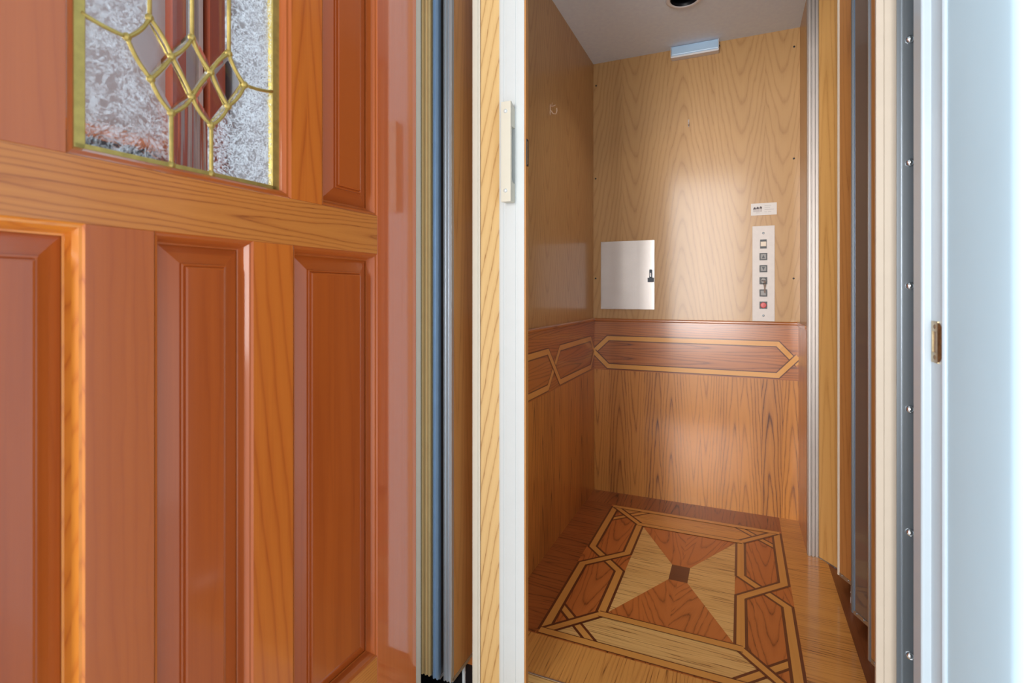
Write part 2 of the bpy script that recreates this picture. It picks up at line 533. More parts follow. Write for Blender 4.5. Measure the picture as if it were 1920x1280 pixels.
# floor with the inlaid pattern (surface pattern of one board floor)
fl = MB()
ICX, ICY = -.195, 1.908
IA, IB = .350, .501          # half size of the inlaid rectangle, outer dark edge
a, b_ = .330, .482           # centre lines
a2, b2 = .196, .338
Z = lambda p, lay: (ICX + p[0], ICY + p[1], .00025 * lay)
FX0, FX1, FY0, FY1 = -.70, .292, 1.2556, 2.58
x0, x1, y0, y1 = ICX - IA, ICX + IA, ICY - IB, ICY + IB
# material slots: 0 amber, 1 russet, 2 straw, 3 maple, 4 walnut
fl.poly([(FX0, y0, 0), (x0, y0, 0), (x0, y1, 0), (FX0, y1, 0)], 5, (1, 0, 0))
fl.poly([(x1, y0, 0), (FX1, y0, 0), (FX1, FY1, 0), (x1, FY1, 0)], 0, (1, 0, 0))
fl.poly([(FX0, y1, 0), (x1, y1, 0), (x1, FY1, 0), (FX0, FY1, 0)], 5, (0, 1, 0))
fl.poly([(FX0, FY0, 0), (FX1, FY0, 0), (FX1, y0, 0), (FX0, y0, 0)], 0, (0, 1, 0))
fl.poly([(x0, y0, 0), (x1, y0, 0), (x1, y1, 0), (x0, y1, 0)], 1, (0, 1, 0))
for sg, mt in ((1, 0), (-1, 2)):
    q = [(-a2, sg * b2), (a2, sg * b2), (a, sg * b_), (-a, sg * b_)]
    if sg < 0: q.reverse()
    fl.poly([Z(p, .5) for p in q], mt, (1, 0, 0))
fx, fy, sx_, sy_ = .178, .320, .031, .053
fl.poly([Z(p, .5) for p in [(-fx, -fy), (-sx_, -sy_), (-sx_, sy_), (-fx, fy)]], 2, (1, 0, 0))
fl.poly([Z(p, .5) for p in [(fx, -fy), (fx, fy), (sx_, sy_), (sx_, -sy_)]], 2, (1, 0, 0))
for sg in (1, -1):
    for sx in (1, -1):
        q = [(0, sg * fy), (sx * fx, sg * fy), (sx * sx_, sg * sy_), (0, sg * sy_)]
        if sg * sx > 0: q.reverse()
        fl.poly([Z(p, .5) for p in q], 1, (.25 * sx, 1, 0))
fl.poly([Z(p, .6) for p in [(-sx_, -sy_), (sx_, -sy_), (sx_, sy_), (-sx_, sy_)]], 4, (1, 0, 0))
HW, DK = .0112, .0080
for sx in (1, -1):
    for sy in (1, -1):
        k = .664
        strip(fl, Z, [(sx * a, sy * (k - a)), (sx * (k - b_), sy * b_)], HW * .85, DK, 1, 3, 4)
strip(fl, Z, [(-a, b_), (-a, .07), (-a2, -.07), (-a2, -b2)], HW, DK, 2, 3, 4)
strip(fl, Z, [(a2, b2), (a2, .07), (a, -.07), (a, -b_)], HW, DK, 2, 3, 4)
strip(fl, Z, [(-a2, b2), (-a2, .07), (-a, -.07), (-a, -b_)], HW, DK, 3, 3, 4)
strip(fl, Z, [(a, b_), (a, .07), (a2, -.07), (a2, -b2)], HW, DK, 3, 3, 4)
for sx in (1, -1):
    for sy in (1, -1):
        strip(fl, Z, [(sx * a2, sy * b2), (sx * a, sy * b_)], HW * .85, DK, 4, 3, 4)
for sy in (1, -1):
    strip(fl, Z, [(-a2, sy * b2), (a2, sy * b2)], HW * 1.05, .003, 5, 3, 4, ext=HW * .5)
    strip(fl, Z, [(-a, sy * b_), (a, sy * b_)], HW * 1.05, .003, 5, 3, 4, ext=HW)
# body of the floor below the veneer
fl.box((FX0, FY0, -.03), (FX1, FY1, -.0005), 1, (0, 1, 0))
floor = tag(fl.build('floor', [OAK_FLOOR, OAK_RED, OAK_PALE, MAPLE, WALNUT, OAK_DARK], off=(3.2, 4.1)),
            'oak elevator floor inlaid with interlaced honey coloured bands around an hourglass', 'floor', kind='structure')

sl = MB()
sl.box((-.60, 1.03, -.03), (.30, 1.2556 - .004, 0), 0, (1, 0, 0))
sl.box((-.60, 1.2516, -.03), (.30, 1.2556, .001), 1)
tag(sl.build('trim_1', [OAK_PALE, STEEL]), 'pale oak threshold with thin metal strip in front of inlaid floor', 'threshold', kind='structure')
ss = MB().box((.292, 1.23, -.03), (.43, 2.235, -.001), 0, (0, 1, 0))
tag(ss.build('trim_2', SILL_WOOD), 'brown wooden side sill along the right edge of the inlaid floor', 'sill', kind='structure')
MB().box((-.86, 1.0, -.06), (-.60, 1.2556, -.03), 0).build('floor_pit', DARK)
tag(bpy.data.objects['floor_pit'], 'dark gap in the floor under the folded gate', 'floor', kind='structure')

# back wall, left wall, right return: pale veneer above, inlaid wainscot below
bw = MB().box((-.72, CY1, 0), (.30, CY1 + .03, CZ + .03), 0)
wall_back = tag(bw.build('wall_back', OAK_UP, off=(.11, 1.3)), 'pale oak veneer back wall of the elevator cab', 'wall', kind='structure')
lw = MB().box((CX0 - .03, CY0 + .01, 0), (CX0, CY1 + .02, CZ + .03), 0)
wall_left = tag(lw.build('wall_left', OAK_UP), 'brown oak veneer left wall of the elevator cab', 'wall', kind='structure')
rw = MB().box((CX1, 2.262, 0), (CX1 + .03, CY1 + .02, CZ + .03), 0)
wall_right = tag(rw.build('wall_right', OAK_UP), 'narrow oak return wall beside the metal gate channel', 'wall', kind='structure')
cb = MB()
DLX, DLY, DLR = -.20, 2.13, .0525
circ = [(DLX + DLR * math.cos(2 * math.pi * k / 32), DLY + DLR * math.sin(2 * math.pi * k / 32)) for k in range(32)]
ex0, ex1, ey0, ey1 = -.72, .46, CY0 + .01, CY1 + .03
rim = []
for x, y in circ:
    dx, dy = x - DLX, y - DLY
    t = min((ex1 - DLX) / dx if dx > 1e-6 else 1e9, (ex0 - DLX) / dx if dx < -1e-6 else 1e9, (ey1 - DLY) / dy if dy > 1e-6 else 1e9, (ey0 - DLY) / dy if dy < -1e-6 else 1e9)
    rim.append((DLX + dx * t, DLY + dy * t))
for k in range(32):
    j = (k + 1) % 32
    q = [circ[k], circ[j], rim[j], rim[k]]
    for cx_, cy_ in ((ex0, ey0), (ex0, ey1), (ex1, ey0), (ex1, ey1)):
        if (abs(rim[k][0] - cx_) < 1e-6) != (abs(rim[j][0] - cx_) < 1e-6) and (abs(rim[k][1] - cy_) < 1e-6) != (abs(rim[j][1] - cy_) < 1e-6):
            q = [circ[k], circ[j], rim[j], (cx_, cy_), rim[k]]
    cb.poly([(p[0], p[1], CZ) for p in q])
cb.poly([(ex0, ey0, CZ + .09), (ex1, ey0, CZ + .09), (ex1, ey1, CZ + .09), (ex0, ey1, CZ + .09)])
for p, q in (((ex0, ey0), (ex1, ey0)), ((ex1, ey0), (ex1, ey1)), ((ex1, ey1), (ex0, ey1)), ((ex0, ey1), (ex0, ey0))):
    cb.poly([(p[0], p[1], CZ), (q[0], q[1], CZ), (q[0], q[1], CZ + .09), (p[0], p[1], CZ + .09)])
tag(cb.build('ceiling', CEIL), 'off-white elevator cab ceiling', 'ceiling', kind='structure')

WT = .006                      # wainscot stands this proud
FZ = .602                      # bottom of the frieze zone


def wainscot(parent, fn, u0, u1, along, paths, name='wainscot'):
    m = MB()
    U = Vector(along)
    m.poly([fn((u0, .0), 0), fn((u1, .0), 0), fn((u1, FZ), 0), fn((u0, FZ), 0)], 0, (0, 0, 1))
    m.poly([fn((u0, FZ), 0), fn((u1, FZ), 0), fn((u1, WAINZ), 0), fn((u0, WAINZ), 0)], 1, U)
    m.poly([fn((u0, WAINZ), 0), fn((u1, WAINZ), 0), fn((u1, WAINZ), -WT / .0003), fn((u0, WAINZ), -WT / .0003)], 1, U)
    o = m.build(name, [OAK_WAIN, OAK_FRIEZE], parent, off=(1.7, .3))
    s = MB()
    for lay, p in paths:
        strip(s, fn, p, .0105, .0045, lay, 0, 1)
    s.build('inlay_band', [MAPLE, WALNUT], o)
    r = MB()
    n = Vector(fn((0, 0), 1)) - Vector(fn((0, 0), 0)); n.normalize()
    e0, e1 = Vector(fn((u0, WAINZ), 0)), Vector(fn((u1, WAINZ), 0))
    prof = [(-WT, -.004), (.004, -.004), (.007, .000), (.007, .006), (.003, .010), (-WT, .010)]
    v = [e0 + n * p + Vector((0, 0, q)) for p, q in prof] + [e1 + n * p + Vector((0, 0, q)) for p, q in prof]
    k = len(prof)
    r.add(v, [tuple(range(k)), tuple(reversed(range(k, 2 * k)))] + [(i, k + i, k + (i + 1) % k, (i + 1) % k) for i in range(k)], 0, U)
    r.build('chair_rail', OAK_FRIEZE, parent)
    return o


zc, hz = .690, .069
fb = lambda p, lay: (p[0], CY1 - WT - .0003 * lay, p[1])
wainscot(wall_back, fb, CX0 + WT, CX1 - WT, (1, 0, 0), [
    (1, [(-.672, zc), (-.60, zc + hz), (.15, zc + hz), (.2285, zc - .017)]),
    (3, [(-.672, zc), (-.60, zc - hz), (.15, zc - hz), (.2285, zc + .017)])])
fleft = lambda p, lay: (CX0 + WT + .0003 * lay, p[0], p[1])
wainscot(wall_left, fleft, CY0 + .012, CY1 - WT, (0, 1, 0), [
    (1, [(2.556, zc), (2.49, zc + hz), (2.018, zc + hz), (1.873, zc - hz), (1.40, zc - hz), (1.26, zc + hz)][::1]),
    (3, [(2.556, zc), (2.49, zc - hz), (2.018, zc - hz), (1.873, zc + hz), (1.40, zc + hz), (1.26, zc - hz)][::1])])
fr_ = MB().box((CX1 - WT, 2.262, 0), (CX1, CY1 - WT, WAINZ), 0)
wr = fr_.build('wainscot', OAK_WAIN, wall_right)
MB().box((CX1 - WT - .006, 2.262, WAINZ - .004), (CX1, CY1 - WT, WAINZ + .010), 0, (0, 1, 0)).build('chair_rail', OAK_FRIEZE, wall_right)
for x, z in ((-.662, 2.02), (-.664, 1.555), (-.664, 1.055), (.212, 1.045), (.213, 1.565), (.214, 2.05)):
    MB().lathe((x, CY1, z), (0, -1, 0), [(.0042, 0), (.0042, .0012), (.002, .002), (0, .002)], 12).build('screw', BLACK, wall_back)

# gate channel at the back of the side opening
ch = MB()
ch.prism([(.230, 2.236), (.268, 2.236), (.268, 2.262), (.230, 2.262)], 0, CZ, 0)
for xx in (.2325, .2445, .2565):
    ch.prism([(xx, 2.228), (xx + .008, 2.228), (xx + .009, 2.2365), (xx - .001, 2.2365)], 0, CZ, 0)
tag(ch.build('trim_3', STEEL, bevel=.001), 'ribbed steel gate channel beside the oak back wall', 'trim', kind='structure')

# hoistway outside the cab
MB().box((.46, 1.12, -.06), (.50, 2.62, CZ + .1), 0).box((.262, 2.262, -.06), (.46, 2.29, CZ + .1), 0).build('wall_hoistway', SHAFT)
tag(bpy.data.objects['wall_hoistway'], 'dark hoistway wall behind the side gate', 'wall', kind='structure')
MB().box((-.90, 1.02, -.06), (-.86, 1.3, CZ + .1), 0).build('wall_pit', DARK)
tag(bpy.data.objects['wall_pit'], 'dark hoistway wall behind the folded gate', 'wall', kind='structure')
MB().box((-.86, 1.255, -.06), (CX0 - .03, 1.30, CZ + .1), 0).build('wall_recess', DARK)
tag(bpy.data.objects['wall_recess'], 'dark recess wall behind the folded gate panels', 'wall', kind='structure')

# ------------------------------------------------------------------ landing: walls, jambs
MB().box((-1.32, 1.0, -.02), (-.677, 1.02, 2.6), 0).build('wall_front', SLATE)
tag(bpy.data.objects['wall_front'], 'grey landing wall behind the wooden door', 'wall', kind='structure')
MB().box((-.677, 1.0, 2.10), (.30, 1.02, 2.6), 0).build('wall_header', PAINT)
tag(bpy.data.objects['wall_header'], 'pale wall above the elevator opening', 'wall', kind='structure')
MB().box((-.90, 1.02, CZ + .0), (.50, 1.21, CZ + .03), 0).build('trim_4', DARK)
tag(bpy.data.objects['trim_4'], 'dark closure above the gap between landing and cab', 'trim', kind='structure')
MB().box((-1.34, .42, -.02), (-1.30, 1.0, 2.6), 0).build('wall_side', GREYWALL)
tag(bpy.data.objects['wall_side'], 'grey side wall seen through the leaded glass', 'wall', kind='structure')
MB().box((-1.34, -.9, -.05), (1.4, 1.03, -.03), 0, (0, 1, 0)).build('floor_landing', STONE)
tag(bpy.data.objects['floor_landing'], 'pale stone landing floor below the open door', 'floor', kind='structure')
lj = MB().box((-.684, 1.001, 0), (-.6755, 1.0195, 2.1), 0)
tag(lj.build('trim_5', CREAM, bevel=.001), 'slim white jamb edge between wooden door and folded gate', 'trim', kind='structure')
dc = MB()
for y0_, y1_, x_ in ((.838, .872, -1.272), (.934, .978, -1.268)):
    dc.box((-1.30, y0_, 0), (x_, y1_, 2.3), 0)
tag(dc.build('trim_6', FIR_DARK), 'red brown wooden casing seen through the leaded glass', 'trim', kind='structure')
MB().box((-1.30, .42, 1.322), (-1.283, .82, 1.345), 0, (0, 1, 0)).box((-1.30, .42, 0), (-1.29, .82, 1.322), 1).box((-1.30, .917, 0), (-1.288, .929, 2.3), 2).build('trim_7', [FIR_GOLD, DARK, WHITE])
tag(bpy.data.objects['trim_7'], 'low rail and white bead seen through the leaded glass', 'trim', kind='structure')

# right jamb with its stop, reveal and rounded wall corner
jm = MB()
jm.prism([(.268, 1.08), (.268, 1.04), (.2705, 1.0375), (.281, 1.0375), (.281, .988), (.2835, .985), (.2875, .985), (.2875, 1.08)], 0, 2.1, 0)
tag(jm.build('trim_8', JAMB, bevel=.0012), 'white door jamb and stop on the right of the opening', 'trim', kind='structure')
rv = [(.2865, 1.08), (.2865, .815)]
for k in range(0, 9):
    an = math.pi + k / 8 * math.pi / 2
    rv.append((.2865 + .028 + .028 * math.cos(an), .787 + .028 * math.sin(an) + .0))
rv += [(2.4, .759), (2.4, 1.08)]
o = MB().prism(rv, -.02, 2.6, 0).build('wall_reveal', PAINT, smooth=False)
for pl in o.data.polygons:
    if abs(pl.normal.z) < .5: pl.use_smooth = True
o.data.set_sharp_from_angle(angle=R(35))
tag(o, 'white wall reveal, sky blue light put into its colour, with rounded corner at the far right', 'wall', kind='structure')
# metal angle with domed screws behind the jamb
ma = MB().box((.272, 1.2, 0), (.36, 1.203, 2.1), 0).box((.2795, 1.197, 0), (.2815, 1.2, 2.1), 1)
ma = ma.build('trim_9', [GREYMETAL, ALU])
tag(ma, 'grey metal closure strip with domed screws beside white jamb', 'trim', kind='structure')
for k in range(7):
    z = .98 + (550 - (73 + 231.4 * (k - .0))) / 978 * .98
    sc = MB().lathe((.2930, 1.2, z), (0, -1, 0), [(.0078, 0), (.0076, .002), (.006, .0045), (.003, .006), (0, .0065)], 16)
    sc.build('screw', CHROME, ma, smooth=True)
# cream strike post of the front gate
sp_ = MB()
sp_.prism([(.2495, 1.262), (.2495, 1.251), (.2625, 1.251), (.2635, 1.254), (.2845, 1.254), (.2855, 1.2515), (.2875, 1.2515), (.2885, 1.254), (.292, 1.254), (.2925, 1.262)], 0, 2.1, 0)
tag(sp_.build('trim_10', [BEIGE], bevel=.0006), 'beige metal strike post between side gate and screwed strip', 'trim', kind='structure')


# ------------------------------------------------------------------ strike plate on the jamb
st = empty('strike_plate', (.281, 1.012, .904))
m = MB()
zt, zb = .9365, .8715
for (p, q) in (((1.029, zb), (1.001, zb + .016)), ((1.029, zt - .016), (1.001, zt)), ((1.029, zb + .0155), (1.0235, zt - .0155)), ((1.006, zb + .0155), (1.001, zt - .0155))):
    m.box((.2786, p[0], p[1]), (.281, q[0], q[1]), 0)
m.build('plate', OLDBRASS, st)
m = MB()
N = 6
pts = []
for i in range(N + 1):
    t = i / N
    pts.append((.2795 + .005 * t * t, 1.0015 - .016 * t))
v = []; F_ = []
zs = [(zb + .004 + (0 if 0 else 0), zt - .002)]
for i, (x, y) in enumerate(pts):
    t = i / N
    h0, h1 = zb + .002 + .016 * t * t, zt - .002 - .012 * t * t
    v += [(x - .0009, y, h0), (x - .0009, y, h1), (x + .0009, y, h1), (x + .0009, y, h0)]
for i in range(N):
    for k in range(4):
        j = (k + 1) % 4
        F_.append((4 * i + k, 4 * i + j, 4 * i + 4 + j, 4 * i + 4 + k))
F_ += [(3, 2, 1, 0), (4 * N, 4 * N + 1, 4 * N + 2, 4 * N + 3)]
m.add(v, F_)
m.build('lip', BROWNBRASS, st)
MB().box((.2800, 1.0225, zb + .016), (.2812, 1.006, zt - .016)).build('latch_hole', BROWNBRASS, st)
for z in (zb + .0085, zt - .0085):
    MB().lathe((.2786, 1.0135, z), (-1, 0, 0), [(.0036, -.0004), (.0034, .0006), (.0015, .0003), (0, .0002)], 12).build('screw', BROWNBRASS, st)
tag(st, 'small worn brass strike plate with curved lip on white jamb', 'strike plate')

# ------------------------------------------------------------------ wooden door standing open (local: x from hinge, y to the front, z up)
dr = empty('door_1', (-.675, 1.0, 0), R(-91.698))
DT = .042
DZ0, DZ1 = .012, 2.06


def board(name, x0, x1, z0, z1, mat, grain=(0, 0, 1)):
    return MB().box((x0, -DT, z0), (x1, 0, z1), 0, grain).build(name, mat, dr, local=True, bevel=.0008)


RZ0, RZ1 = 1.0605, 1.138
TOPZ = 1.94
BOTZ = .24
board('hinge_stile', .001, .134, DZ0, DZ1, FIR_STILE)
board('lock_stile', .868, 1.0, DZ0, DZ1, FIR)
board('middle_rail', .134, .868, RZ0, RZ1, FIR_GOLD, (1, 0, 0))
board('top_rail', .134, .868, TOPZ, DZ1, FIR_GOLD, (1, 0, 0))
board('bottom_rail', .134, .868, DZ0, BOTZ, FIR_GOLD, (1, 0, 0))
board('mullion', .347, .4235, BOTZ, RZ0, FIR_MULL)
board('mullion', .5688, .6454, BOTZ, RZ0, FIR)
board('mullion', .283, .3515, RZ1, TOPZ, FIR_MULL)
board('mullion', .6635, .732, RZ1, TOPZ, FIR)
STICK = [(0, 0), (.002, -.0025), (.005, -.003), (.009, -.010), (.012, -.0185), (.0145, -.019)]


def raised(x0, x1, z0, z1, mm=None):
    MB().nest(x0, x1, z0, z1, STICK, 0).build('molding', mm or FIR, dr, local=True)
    p = MB()
    pr = [(.0135, -.0205), (.0145, -.0200), (.039, -.0115), (.0395, -.0082), (.0415, -.0076), (.0435, -.0084), (.0440, -.0052), (.0465, -.0044)]
    p.nest(x0, x1, z0, z1, pr, 0, fill=True)
    p.box((x0 + .004, -.034, z0 + .004), (x1 - .004, -.0206, z1 - .004), 0)
    p.build('raised_panel', FIR_RED, dr, local=True)


raised(.134, .347, BOTZ, RZ0)
raised(.4235, .5688, BOTZ, RZ0)
raised(.6454, .868, BOTZ, RZ0, FIR_FLAME)
raised(.134, .283, RZ1, TOPZ)
raised(.732, .868, RZ1, TOPZ)
# glazing: stops, brass cames, glass
GX0, GX1, GZ0 = .3515, .6635, RZ1
GSTOP = [(0, 0), (.003, -.003), (.007, -.0035), (.011, -.009), (.013, -.0145)]
MB().nest(GX0, GX1, GZ0, TOPZ, GSTOP, 0).build('glazing_bead', FIR, dr, local=True)
lg = MB()
cxm = (.374 + .6411) / 2 + .002
GL, GR, GB, GT = .3655, .650, GZ0 + .0125, TOPZ - .013
YG = -.0165                     # front of the glass
P = {}
for sg, n in ((1, 0), (-1, 1)):
    for k, (dx, z) in dict(A=(.1335, 1.310), B=(.0835, 1.303), C=(.0565, 1.340), F=(.028, 1.301), H=(.055, 1.2606), J=(.0285, 1.2245),
                           P=(.0285, GB + .003), T=(.0565, GT)).items():
        P[k + str(n)] = (cxm + sg * dx, z)
P['E'] = (cxm, 1.339); P['K'] = (cxm, 1.256); P['T'] = (cxm, GT)


def came(mb, p, q, r=.0032, bulge=0.0):
    p, q = Vector(p), Vector(q)
    d = q - p; n = Vector((-d.y, d.x)).normalized() * bulge
    K = 8
    pts = []
    for i in range(K + 1):
        t = i / K
        w = p + d * t + n * (4 * t * (1 - t))
        pts.append((w.x, YG + .0012, w.y))
    mb.tube(pts, r, 8)
    return mb


came_m = MB()
ed = []
for n, s_ in ((0, 1), (1, -1)):
    n = str(n)
    bl = .0035 * s_
    ed += [('A' + n, 'B' + n, .002 * s_), ('B' + n, 'C' + n, bl), ('C' + n, 'F' + n, -bl * .8), ('B' + n, 'H' + n, bl * .9), ('F' + n, 'E', .003 * s_),
           ('F' + n, 'H' + n, -.0015 * s_), ('F' + n, 'K', -.0012 * s_), ('H' + n, 'J' + n, bl), ('J' + n, 'K', bl), ('C' + n, 'T' + n, 0), ('J' + n, 'P' + n, 0)]
ed += [('E', 'T', 0)]
for p, q, bu in ed:
    came(came_m, P[p], P[q], .0026, bu)
glp = MB()


def pane(mb, pts, mat, inset=0.0):
    """one piece of glass 4 mm thick, its rim ground to a bevel when inset is given"""
    c = Vector((sum(p[0] for p in pts) / len(pts), sum(p[1] for p in pts) / len(pts)))
    n = len(pts)
    area2 = sum(pts[i][0] * pts[(i + 1) % n][1] - pts[(i + 1) % n][0] * pts[i][1] for i in range(n))
    if area2 > 0: pts = pts[::-1]
    f0 = [(p[0], YG - .0022 if inset else YG, p[1]) for p in pts]
    bk = [(p[0], YG - .004, p[1]) for p in pts]
    v = bk + f0
    F = [tuple(reversed(range(n)))] + [(i, (i + 1) % n, n + (i + 1) % n, n + i) for i in range(n)]
    if inset:
        ii = []
        for p in pts:
            d = c - Vector(p); L = d.length
            q = Vector(p) + d * min(.7, inset / L * 1.35)
            ii.append((q.x, YG, q.y))
        v = v + ii
        F += [(n + i, n + (i + 1) % n, 2 * n + (i + 1) % n, 2 * n + i) for i in range(n)]
        F += [tuple(range(2 * n, 3 * n))]
    else:
        F += [tuple(range(n, 2 * n))]
    F = [tuple(reversed(f)) for f in F]
    mb.add(v, F, mat)


q = lambda *k: [P[i] for i in k]
for n in '01':
    edge = GR if n == '0' else GL
    pane(glp, [(edge, GT), (edge, P['A' + n][1])] + q('A' + n, 'B' + n, 'C' + n, 'T' + n), 1 if n == '1' else 3)
    pane(glp, [(edge, P['A' + n][1]), (edge, GB), (P['P' + n][0], GB)] + q('J' + n, 'H' + n, 'B' + n), 1 if n == '1' else 3)
    pane(glp, q('B' + n, 'C' + n, 'F' + n, 'H' + n), 0, .006)
    pane(glp, q('F' + n, 'E') + [P['T'], P['T' + n]] + q('C' + n), 0, .007)
    pane(glp, q('H' + n, 'F' + n, 'K', 'J' + n), 0, .006)
pane(glp, q('F0', 'E', 'F1', 'K'), 0, .006)
pane(glp, q('J0', 'K', 'J1') + [(P['P1'][0], GB), (P['P0'][0], GB)], 2)
lgo = glp.build('leaded_glass', [CLEAR, CHIP, RIBBED, CHIPS], dr, local=True)
came_o = came_m.build('brass_came', BRASS, lgo, local=True, smooth=True)
sj = MB()
for k in P:
    if k[0] in 'TA': continue
    x, z = P[k]
    r = .0055 if k[0] not in 'P' else .006
    sj.lathe((x, YG, z), (0, 1, 0), [(r, 0), (r * .95, .0024), (r * .6, .0042), (0, .0048)], 12)
sj.build('solder_joint', BRASS, lgo, local=True, smooth=True)
bf = MB()
bf.box((GL - .003, YG - .004, GB - .004), (GL + .0115, YG + .003, GT), 0)
bf.box((GR - .0115, YG - .004, GB - .004), (GR + .003, YG + .003, GT), 0)
bf.box((GL, YG - .004, GB - .004), (GR, YG + .003, GB + .006), 0)
bf.build('came_border', BRASS, lgo, local=True, bevel=.001)
tag(dr, 'orange stained wooden door with leaded glass standing open at left', 'door', kind='structure')

# ------------------------------------------------------------------ folded front gate at left
ga = empty('folding_gate', (-.60, 1.13, .0))
GZ_0, GZ_1 = .06, 2.08


def ribbed_edge(x0, x1, yf, mat, ribs):
    m = MB()
    m.box((x0, yf + .003, GZ_0 - .004), (x1, yf + .014, GZ_1), 0)
    w = (x1 - x0) / (2 * ribs - 1)
    for i in range(ribs):
        xa = x0 + 2 * i * w
        m.prism([(xa, yf + .0035), (xa + w * .15, yf), (xa + w * .85, yf), (xa + w, yf + .0035)], GZ_0 - .004, GZ_1, 0)
    return m


for (xa, xb, yf, em, ribs, fm) in ((-.711, -.6865, 1.073, TAN, 3, GATE_OAK2), (-.677, -.662, 1.071, BLUEMETAL, 2, GREYMETAL), (-.6495, -.6285, 1.075, ALU, 3, GATE_OAK2)):
    pb = MB().box((xa + .002, yf + .014, GZ_0), (xb - .001, yf + .118, GZ_1), 0)
    po = pb.build('panel', fm, ga)
    ribbed_edge(xa, xb, yf, em, ribs).build('edge_profile', em, po)
    br = MB().box((xa + .001, yf + .010, GZ_0 - .009), (xb, yf + .118, GZ_0 - .0004), 0)
    for k in range(4):
        br.lathe(((xa + xb) / 2 + .0035, yf + .02 + k * .03, GZ_0 - .009), (0, 0, -1), [(.003, 0), (.0025, .0025), (0, .003)], 8)
    br.build('bottom_rail', ALU, po)
MB().tube([(-.634, 1.148, .051), (-.634, 1.148, -.03)], .0042, 12).tube([(-.634, 1.148, .034), (-.634, 1.148, .031)], .0048, 12).build('pivot_rod', GREYPLASTIC, ga)
MB().slab((-.5735, 1.122), (-.5385, 1.1505), .009, .03, GZ_1, 0).build('panel', GATE_OAK, ga, off=(0, 0.4))
hs = MB()
hs.prism([(-.5935, 1.117), (-.573, 1.117), (-.573, 1.126), (-.5935, 1.126)], .03, GZ_1, 0)
hs.prism([(-.5885, 1.1145), (-.578, 1.1145), (-.577, 1.1175), (-.5895, 1.1175)], .03, GZ_1, 0)
hs.build('hinge_strip', CREAM, ga, bevel=.0006)
lp = MB()
prof = [(-.5395, 1.162), (-.5395, 1.1475), (-.5375, 1.1455), (-.5355, 1.1475), (-.5345, 1.1475), (-.5325, 1.1455), (-.5235, 1.1455), (-.523, 1.1465),
        (-.5165, 1.1465), (-.516, 1.1455), (-.4925, 1.1455), (-.492, 1.1465), (-.4865, 1.1465), (-.486, 1.1455), (-.4705, 1.1455), (-.4700, 1.147), (-.4700, 1.162)]
lp.prism(prof, .028, GZ_1, 0)
lpo = lp.build('lead_post', WHITE, ga)
MB().box((-.4699, 1.1475, .028), (-.4665, 1.163, GZ_1), 0).build('edge_strip', GATE_OAK2, lpo)
lt = MB()
for (p, q, mt) in (((1.150, 1.284), (1.1605, 1.2875), 0), ((1.150, 1.3435), (1.1605, 1.347), 0), ((1.150, 1.2875), (1.1525, 1.3435), 0), ((1.158, 1.2875), (1.1605, 1.3435), 0)):
    lt.box((-.4666, p[0], p[1]), (-.4645, q[0], q[1]), 0)
lt.prism([(1.1525, 1.2875), (1.158, 1.2875), (1.158, 1.3435), (1.1525, 1.3435)], -.4668, -.4652, 1, axis='x')
lt.build('latch', [BLACK, CHROME], lpo)
hd = MB()
hx0, hx1, hy0, hy1 = -.5180, -.4930, 1.1185, 1.1454
hz0, hz1 = 1.196, 1.432
hd.box((hx0, hy0, hz0), (hx1, hy0 + .008, hz1), 0)
hd.prism([(hy0 + .008, hz0 + .0005), (hy1, hz0 + .0005), (hy1, hz0 + .046), (hy0 + .020, hz0 + .046), (hy0 + .013, hz0 + .048), (hy0 + .008, hz0 + .055)], hx0 + .0005, hx1 - .0005, 0, axis='x')
hd.prism([(hy0 + .008, hz1 - .058), (hy1, hz1 - .058), (hy1, hz1 - .012), (hy0 + .008, hz1 - .0005)], hx0 + .0005, hx1 - .0005, 0, axis='x')
hd.box((hx0, hy0 + .008, hz0 + .04), (hx0 + .008, hy1, hz1 - .05), 0)
ho = hd.build('handle', CREAM2, lpo, bevel=.0007)
for z in (1.222, 1.409):
    MB().lathe((-.5062, hy0, z), (0, -1, 0), [(.0048, -.0005), (.0046, .0012), (.0025, .0022), (0, .0025)], 16).build('screw', WHITE, lpo, smooth=True)
tag(ga, 'folded accordion gate with white lead post and pull handle beside wooden door', 'gate')

# ------------------------------------------------------------------ side gate at right, drawn out in a zigzag
sg_ = empty('side_gate', (.32, 1.9, 0))
inn = [(.270, 2.232), (.300, 2.013), (.3025, 1.792), (.3025, 1.572), (.3025, 1.352)]
outv = [(.352, 2.120), (.356, 1.902), (.356, 1.682), (.356, 1.462)]
zg = .062


def gpanel(p, q, mat, clear=False, first=1):
    p, q = Vector(p), Vector(q)
    d = (q - p).normalized()
    a_, b3 = p + d * (.006 if first else 0), q - d * .006
    zg = .062 if first else .004
    o = MB().slab((a_.x, a_.y), (b3.x, b3.y), .004 if clear else .007, zg, 2.08, 0).build('panel', mat, sg_)
    r = MB().slab((a_.x, a_.y), (b3.x, b3.y), .009, zg - .012, zg - .0002, 0)
    for k in range(4):
        c = a_ + d * (.012 + k * .030)
        n = Vector((d.y, -d.x)) * -.0047
        r.lathe((c.x - n.x, c.y - n.y, zg - .0045), (-n.x, -n.y, 0), [(.0026, 0), (.002, .0015), (0, .002)], 8)
    r.build('bottom_rail', ALU, o)
    if clear:
        MB().slab((a_.x + d.x * .003, a_.y + d.y * .003), (a_.x, a_.y), .006, zg, 2.08).build('edge_strip', BLUEMETAL, o)
    return o


